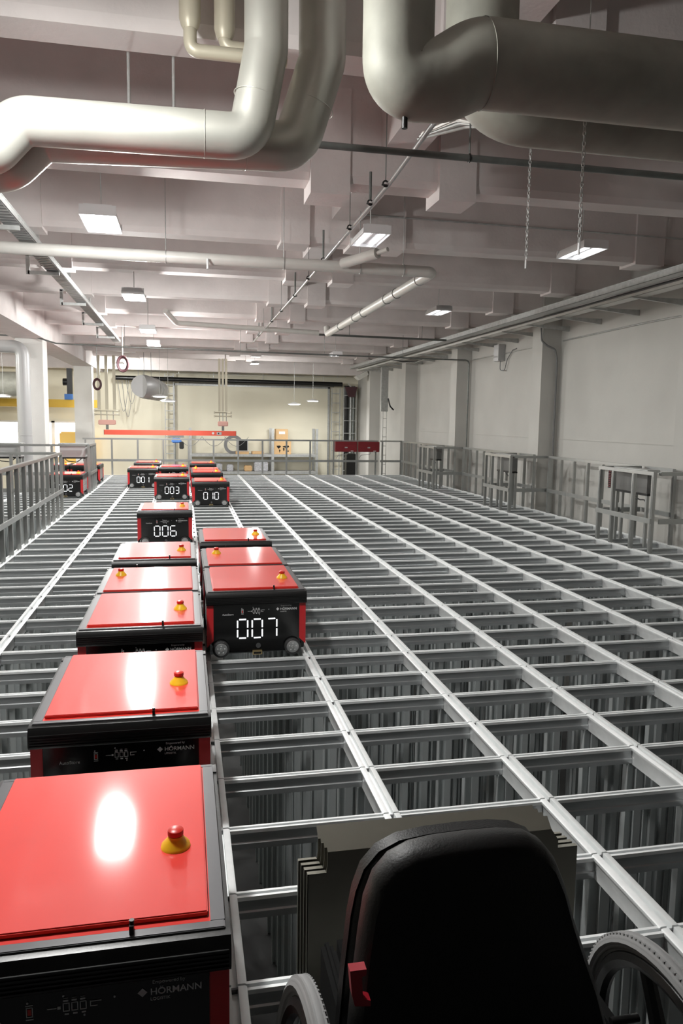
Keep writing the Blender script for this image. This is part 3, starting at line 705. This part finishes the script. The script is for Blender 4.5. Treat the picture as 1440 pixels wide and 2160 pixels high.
# cable trays
def tray(name, label, x0, x1, y0, y1, z, h=.06, mt='galv'):
    t = thing(name, label, 'cable tray', (0, 0, 0))
    b = MB(); b.box(x0, x1, y0, y1, z, z+.004); b.box(x0, x0+.004, y0, y1, z, z+h); b.box(x1-.004, x1, y0, y1, z, z+h)
    b.box(x0-.008, x0, y0, y1, z+h-.01, z+h); b.box(x1, x1+.008, y0, y1, z+h-.01, z+h); b.build('channel', mt, t)
    return t
t = tray('cable_tray', 'perforated steel cable tray running away along the left ceiling', -2.45, -2.29, 2.5, 16.2, 3.385, .06)
b = MB()
for k in range(134):
    y = 2.6+k*.1; b.box(-2.44, -2.30, y, y+.05, 3.381, 3.384, 'frame')
b.build('slots', parent=t)
for y in (4.9, 7.2, 9.8, 12.4, 14.8):
    b = MB(); b.box(-2.67, -2.31, y-.02, y+.02, 3.34, 3.38, 'galv'); b.box(-2.69, -2.65, y-.02, y+.02, 3.34, 3.57, 'galv'); b.box(-2.69, -2.56, y-.02, y+.02, 3.55, 3.58, 'galv'); b.box(-2.57, -2.53, y-.02, y+.02, 3.57, CZ-.003, 'galv'); b.build('bracket', parent=t)
b = MB()
for q in range(4): b.tube([(-2.41+q*.03, 2.5, 3.405), (-2.41+q*.03, 9, 3.40), (-2.41+q*.03, 16.1, 3.405)], .010, 'cable', 6)
b.build('cables', parent=t)
t = tray('cable_tray', 'long perforated cable tray along the right wall', 5.36, 5.56, 1.5, 24.5, 3.41, .07, 'whitepipe')
for k, y in enumerate([2.5+k_*1.1 for k_ in range(20)]):
    MB().prism([(5.28, 3.40), (XW-.003, 3.40), (XW-.003, 3.31), (5.28, 3.385)], y, y+.04, 'y', 'galv').build('bracket', parent=t)
t2 = tray('cable_tray', 'upper closed trunking beside the right wall tray', 5.10, 5.28, 1.5, 24.5, 3.48, .09, 'galv')
MB().box(5.10, 5.28, 1.5, 24.5, 3.565, 3.572).build('cover', 'whitepipe', t2)
b = MB()
for q in range(3): b.tube([(5.31+.02*q, 1.5, 3.47), (5.32+.02*q, 9, 3.465), (5.31+.02*q, 24, 3.47)], .012, 'black' if q == 0 else 'cable', 6)
b.build('cables', parent=t)
t = tray('cable_tray', 'cable tray with loose cables along the end wall', -1.4, 5.4, 26.6, 26.75, 3.28, .07)
for x in (-1.0, 1.2, 3.4, 5.1): MB().cyl((x, 26.68, 3.28), (x, 26.68, CZ), .012, 'galv', 6).build('hanger_rod', parent=t)
b = MB()
for q in range(6):
    z = 3.37+.012*q; b.tube([(-3.4+k_*.45, 26.68, z+.02*math.sin(k_*1.7+q)) for k_ in range(20)], .014, 'cable', 6)
b.build('cables', parent=t)
o = pipe('heating_pipe', 'thick black pipe along the top of the end wall', 'pipe', [(-3.4, 27.0, 3.09), (5.35, 27.0, 3.04)], .085, 'black', R=0)
for x in (-2.5, .3, 2.2, 4.6): MB().cyl((x, 27, 3.1), (x, 27, CZ), .012, 'galv', 6).build('hanger_rod', parent=o)
pipe('conduit', 'thin dark conduit just above the sliding door', 'conduit', [(-1.0, YE-.12, 2.99), (5.1, YE-.12, 2.97)], .03, 'cable', R=0, n=8)
# loose cable bundle at right tray
b = MB()
for q in range(9):
    a = random.uniform(-.06, .06); b.tube(arc_path([(5.25+a, 19.2, 3.42), (5.45+a, 18.6, 3.36+a), (5.62+a, 18.0, 3.30+a*.6), (5.75, 17.6+a, 3.36)], .2, 4), .012, random.choice(['black', 'cable', 'galv']), 6)
tag(b.build('cable_bundle'), 'tangled cable bundle on the right tray beside the hanging trunk', 'cables')
b = MB()
for q in range(9):
    a = random.uniform(-.07, .07); b.tube(arc_path([(1.30+a, 1.6, 3.55), (1.15+a, 1.9+a, 3.50+a*.5), (1.0+a, 2.2+a, 3.62), (.85, 2.6+a, 3.66)], .2, 4), .012, random.choice(['whitepipe', 'cable', 'galv']), 6)
tag(b.build('cable_bundle'), 'loose cable bundle behind the thick duct elbow', 'cables')
# vertical trunk + wall items
t = thing('hanging_trunking', 'grey sheet metal trunk hanging down beside the far pilaster', 'trunking', (5.5, 21.2, 0))
MB().box(-.05, .18, 0, .1, 1.93, 3.35).build('trunk_casing', 'galv', t)
b = MB(); b.box(.02, .035, .02, .05, FZ, 1.93); b.box(.14, .155, .02, .05, FZ, 1.93)
for k in range(18): b.box(.02, .155, .03, .04, -3.4+k*.3, -3.385+k*.3)
b.build('ladder_rails', 'galv', t)
MB().tube(arc_path([(.18, .0, 2.35), (.24, -.05, 2.1), (.36, -.05, 1.98)], .1, 4), .025, 'black', 8).build('cable_end', parent=t)
t = thing('wall_speaker', 'small grey box with a looping cable high on the right wall', 'wall box', (XW, 13.05, 2.98))
MB().box(-.16, 0, 0, .28, 0, .36, bev=.01).build('box_body', 'side', t)
MB().tube(arc_path([(-.08, .08, 0), (-.08, .08, -.20), (-.06, -.12, -.22), (-.04, -.20, .02), (-.03, -.45, .2), (-.01, -.6, .22)], .07, 5), .010, 'cable', 8).build('cable', parent=t)
# ladder racks and risers on the end wall
def ladder(label, x0, x1, y, z0, z1, step=.3, name='cable_ladder'):
    t = thing(name, label, 'ladder rack', (x0, y, 0), group='vertical ladder racks')
    w = x1-x0
    MB().box(0, .03, -.03, .03, z0, z1).build('side_rail', 'galv', t); MB().box(w-.03, w, -.03, .03, z0, z1).build('side_rail', 'galv', t)
    b = MB(); z = z0+.2
    while z < z1: b.box(.03, w-.03, -.012, .012, z, z+.025); z += step
    b.build('rungs', 'galv', t); return t
ladder('ladder rack on the cream wall behind the round duct', -1.55, -1.20, 27.4, FZ, 3.3, .33)
ladder('ladder rack in the end corner left of the black risers', 4.98, 5.34, 27.3, FZ, 2.9, .38)
t = ladder('ladder rack in front of the black risers in the corner', 5.42, 5.95, 27.05, FZ, 2.95, .5)
for q, (x, r, mt) in enumerate(((5.58, .10, 'black'), (5.76, .05, 'galv'), (5.88, .06, 'darksteel'), (5.695, .012, 'cable'))):
    tag(MB().tube([(x, 27.25, FZ), (x, 27.25, 3.0)], r, mt, 16).build('riser_pipe'), ['thick black riser pipe in the end corner', 'pale riser pipe right of the thick black one', 'dark riser pipe nearest the right wall corner', 'thin grey riser cable between the black and pale pipes'][q], 'pipe', 'riser pipes in the corner')
tag(MB().tube(arc_path([(5.6, 27.1, 3.1), (5.98, 27.1, 2.7), (6.0, 27.1, FZ)], .3), .02, 'whitepipe', 8).build('riser_cable'), 'white cable curving down beside the corner risers', 'cable')
b = MB(); b.box(5.40, 5.9, 26.9, 27.15, 2.62, 3.05, 'redpost')
tag(MB().prism([(5.45, 2.95), (5.95, 2.95), (5.85, 2.55), (5.6, 2.55)], 26.9, 27.0, 'y', 'hose').build('junction_plate'), 'dark red-brown plate at the top of the corner risers', 'plate')
tag(MB().prism([(5.25, 3.2), (5.65, 3.41), (5.72, 3.28), (5.4, 3.08)], 24.1, 24.5, 'y', 'whitepipe').build('floodlight'), 'white flood lamp hanging at the end of the right tray', 'lamp')
# round duct
t = thing('round_duct', 'big round grey ventilation duct end before the cream wall', 'duct', (-2.1, 22, 2.6))
MB().tube([(0, 0, 0), (.04, .02, 0), (.28, 2.3, -.02), (.38, 3.0, -.03)], [.345, .36, .36, .36], 'greybox', 40).build('duct_body', parent=t)
MB().tube([(-.002, -.02, 0), (.0, -.001, 0)], .35, 'side', 40).build('end_disc', parent=t)
for q in (.5, 1.2, 2.0): MB().ring((q*.13, q, -.01), (.12, 1, 0), .363, .012, 'galv', 40, 6).build('flange', parent=t)
for q in (0.3, 1.6): MB().cyl((q*.13, q, .36), (q*.13, q, CZ-2.603), .008, 'darksteel', 6).build('hanger_rod', parent=t)
tag(MB().tube([(-9, 24, 2.65), (-6.0, 24, 2.65)], .40, 'ductold', 32).build('round_duct'), 'large dull horizontal duct at the far left edge', 'duct')
# hose coils
for x, y, z, r, lb in ((-2.22, 15.75, 2.86, .125, 'dark red hose coil hanging at the end of the left tray'), (-3.25, 20, 2.55, .11, 'smaller dark hose coil behind the beige hanger posts')):
    t = thing('hose_coil', lb, 'hose', (x, y, z), group='hanging hose coils')
    b = MB()
    for q in range(6): 
        pts = [((r-.012*(q % 3))*math.cos(a), (q//3)*.04+.01*q, 1.45*(r-.012*(q % 3))*math.sin(a)) for a in [k*2*math.pi/28 for k in range(28)]]
        b.tube(pts, .016, 'hose', 8, closed=True)
    b.build('coil', parent=t); MB().cyl((0, .04, .17), (0, .04, CZ-z-.002), .012, 'galv', 8).build('hook', parent=t)
# ------------------------------------------------------------------ light crane
t = thing('light_crane', 'orange-red crane beam hanging across in front of the end wall', 'crane', (-3.38, 23, 1.05))
MB().prism([(-.05, 0), (-.05, .16), (.05, .16), (.05, 0), (.02, 0), (.02, .02), (-.02, .02), (-.02, 0)], 0, 4.26, 'x', 'redbeam').build('crane_beam', parent=t)
MB().box(3.62, 3.78, -.06, -.05, .03, .12, 'greybox').box(3.66, 3.70, -.065, -.06, .05, .10, 'black').build('switch_box', parent=t)
MB().cyl((3.5, -.06, .08), (3.5, -.05, .08), .04, 'print', 16).build('round_sticker', parent=t)
MB().box(-.01, 0, -.05, .05, 0, .16, 'black').box(4.26, 4.27, -.05, .05, 0, .16, 'black').build('end_stop', parent=t)
for x, w, lb in ((-3.28, .24, 'left hanger frame of three beige posts carrying the crane beam'), (.45, .14, 'right hanger frame of three beige posts carrying the crane beam')):
    t = thing('crane_hanger', lb, 'hanger frame', (x, 23, 0), group='crane hanger frames')
    for q in (-1, 0, 1): MB().box(q*w-.045 if w > .2 else q*w*.8-.035, q*w+.045 if w > .2 else q*w*.8+.035, -.04, .04, 1.86, 3.6).build('post', 'beige', t)
    for z in (1.82, 1.70): MB().cyl((-w-.14, 0, z), (w+.14, 0, z), .02, 'beige', 8).box(-w-.16, -w-.12, -.04, .04, z-.04, z+.04, 'beige').box(w+.12, w+.16, -.04, .04, z-.04, z+.04, 'beige').build('clamp_bar', parent=t)
    for q in (-1, 0, 1): MB().cyl((q*w*.8, 0, 1.50), (q*w*.8, 0, 1.84), .012, 'darksteel', 6).build('threaded_rod', parent=t)
    MB().box(-w-.03, w+.03, -.1, .1, 1.37, 1.53, 'pinkbox', .02).build('trolley', parent=t)
    MB().box(-.04, .04, -.05, .05, 1.22, 1.37).build('trolley_hook', 'darksteel', t)
t = thing('chain_hoist', 'small blue chain hoist hanging under the crane beam', 'hoist', (-1.04, 23, .72))
MB().box(-.2, .12, -.08, .08, .08, .24, bev=.03).build('motor', 'blue', t); MB().box(.05, .2, -.08, .08, -.12, .12, bev=.02).build('chain_bag', 'black', t)
MB().box(-.26, .2, -.05, .05, .26, .33).build('hoist_trolley', 'darksteel', t); MB().cyl((-.08, 0, -1.3), (-.08, 0, .1), .012, 'darksteel', 6).build('load_chain', parent=t)
b = MB()
for x0 in (-.05, .75, 1.5): b.tube([(-1.0+x0+k*.09, 23, 1.02-.32*math.sin(k/9*math.pi)) for k in range(10)], .008, 'cable', 6)
tag(b.build('festoon_cable'), 'thin festoon cable sagging under the crane beam', 'cable')
b = MB()
for x0, d_ in ((-3.25, 1.2), (-3.1, 1.4), (-2.95, .9)): b.tube([(x0+.4*k/12, 27.0, 3.03-d_*math.sin(k/12*math.pi)) for k in range(13)], .010, 'cable', 6)
tag(b.build('hanging_cables'), 'thin cable loops hanging left of the round duct', 'cable')
t = thing('crane_girder', 'yellow overhead crane girder crossing the left bay', 'crane', (0, 26, 0))
MB().box(-12.4, -3.9, -.1, .1, 1.96, 2.22).box(-12.4, -3.9, -.14, .14, 1.94, 1.97).build('girder_beam', 'ybeam', t)
t = thing('crane_motor', 'dark motor unit with blue foot above the yellow girder', 'motor', (-4.85, 26, 2.221))
MB().box(-.06, .12, -.1, .1, .2, 1.1).tube([(-.05, 0, .62), (-.2, 0, .62)], .13, 'black', 16).build('motor_body', 'black', t); MB().box(-.15, .12, -.12, .12, 0, .2).build('foot', 'blue', t)
tag(MB().box(-5.35, -4.3, 26.8, 27.2, FZ, 1.05, bev=.05).build('machine', 'yellowmach'), 'yellow-orange machine housing in front of the left window', 'machine')

# ------------------------------------------------------------------ racking at end wall
t = thing('pallet_rack', 'grey pallet racking along the end wall', 'rack', (0, 26.6, 0))
for x, z in ((-.6, 1.25), (2.54, 1.27), (4.28, 1.27)):
    for y in (0, .8):
        b = MB(); b.box(x-.05, x+.05, y-.03, y+.03, FZ, z)
        for k in range(24): b.box(x-.015, x+.015, y-.034, y-.03, z-.1-k*.1, z-.06-k*.1, 'black') if False else None
        b.build('upright', 'galv', t)
for x0, x1 in ((-.55, 2.49), (2.59, 4.23)):
    for z in (.27, -.40, -1.3):
        for y in (-.02, .82): MB().box(x0, x1, y-.02, y+.02, z-.10, z).build('shelf_beam', 'galv', t)
        MB().box(x0, x1, .02, .78, z-.02, z).build('shelf_board', 'greybox', t)
def carton(label, x0, x1, y0, y1, z0, z1, deco):
    t = thing('carton', label, 'box', ((x0+x1)/2, y0, z0), group='cardboard cartons'); w = (x1-x0)/2
    MB().box(-w, w, 0, y1-y0, 0, z1-z0, bev=.006).build('carton_body', 'card', t)
    MB().box(-w, w, -.002, 0, (z1-z0)*.94, (z1-z0)*.955, 'beige').build('tape', parent=t)
    if deco == 'label': MB().box(-.12, .12, -.004, 0, .25, .36, 'print').build('paper_label', parent=t)
    else:
        b = MB()
        for P in ([(-.24,.33),(-.10,.34),(-.06,.30),(-.12,.25),(-.15,.21),(-.20,.26)], [(-.14,.19),(-.08,.17),(-.10,.10),(-.12,.06)], [(.0,.31),(.08,.33),(.24,.34),(.26,.29),(.18,.25),(.14,.20),(.08,.27),(.02,.27)], [(.01,.25),(.08,.24),(.07,.15),(.04,.12),(.02,.19)], [(.19,.14),(.25,.15),(.24,.10),(.19,.11)]):
            b.prism(P, -.003, 0, 'y', 'black')
        b.build('map_print', parent=t)
    return t
carton('large carton with a black world map print on the rack', 2.60, 3.27, 26.66, 27.2, .27, .80, 'map')
carton('smaller carton with a white label stacked on the map carton', 2.68, 3.15, 26.7, 27.15, .80, 1.25, 'label')
t = thing('monitor', 'small black monitor standing on the left rack shelf', 'monitor', (1.37, 26.65, .27))
MB().box(-.22, .22, 0, .3, .1, .55, 'greybox', .01).box(-.19, .19, -.005, 0, .14, .52, 'black').build('screen', parent=t); MB().box(-.25, .25, -.05, .3, 0, .1).build('stand', 'card', t)
b = MB()
for q in range(4): b.ring((1.05, 26.9, .62), (0,1,0), .36-.03*q, .02, 'cable', 32, 6)
tag(b.build('cable_coil'), 'grey coil of hose behind the black monitor', 'hose')
for x, w, h, mt, lb in ((.45, .3, .3, 'clear', 'wrapped grey goods at the left end of the lower shelf'), (.9, .25, .26, 'clear', 'wrapped goods with a red patch on the lower shelf'), (1.6, .3, .22, 'card', 'low brown carton on the lower shelf'), (2.1, .55, .36, 'clear', 'largest pile of film-wrapped parts beside the middle upright')):
    tag(MB().box(x-w/2, x+w/2, 26.66, 27.1, -.40, -.40+h, bev=.03).build('wrapped_goods', mt), lb, 'goods', 'goods on the lower shelf')
tag(MB().box(1.75, 2.2, 26.66, 27.1, .27, .37, bev=.01).build('wooden_tray', 'card'), 'flat brown tray right of the black monitor', 'tray')
tag(MB().box(5.15, 5.5, 25.0, 25.4, -1.2, .38, bev=.02).build('black_cabinet', 'black'), 'tall black cabinet behind the maroon cabinets', 'cabinet')
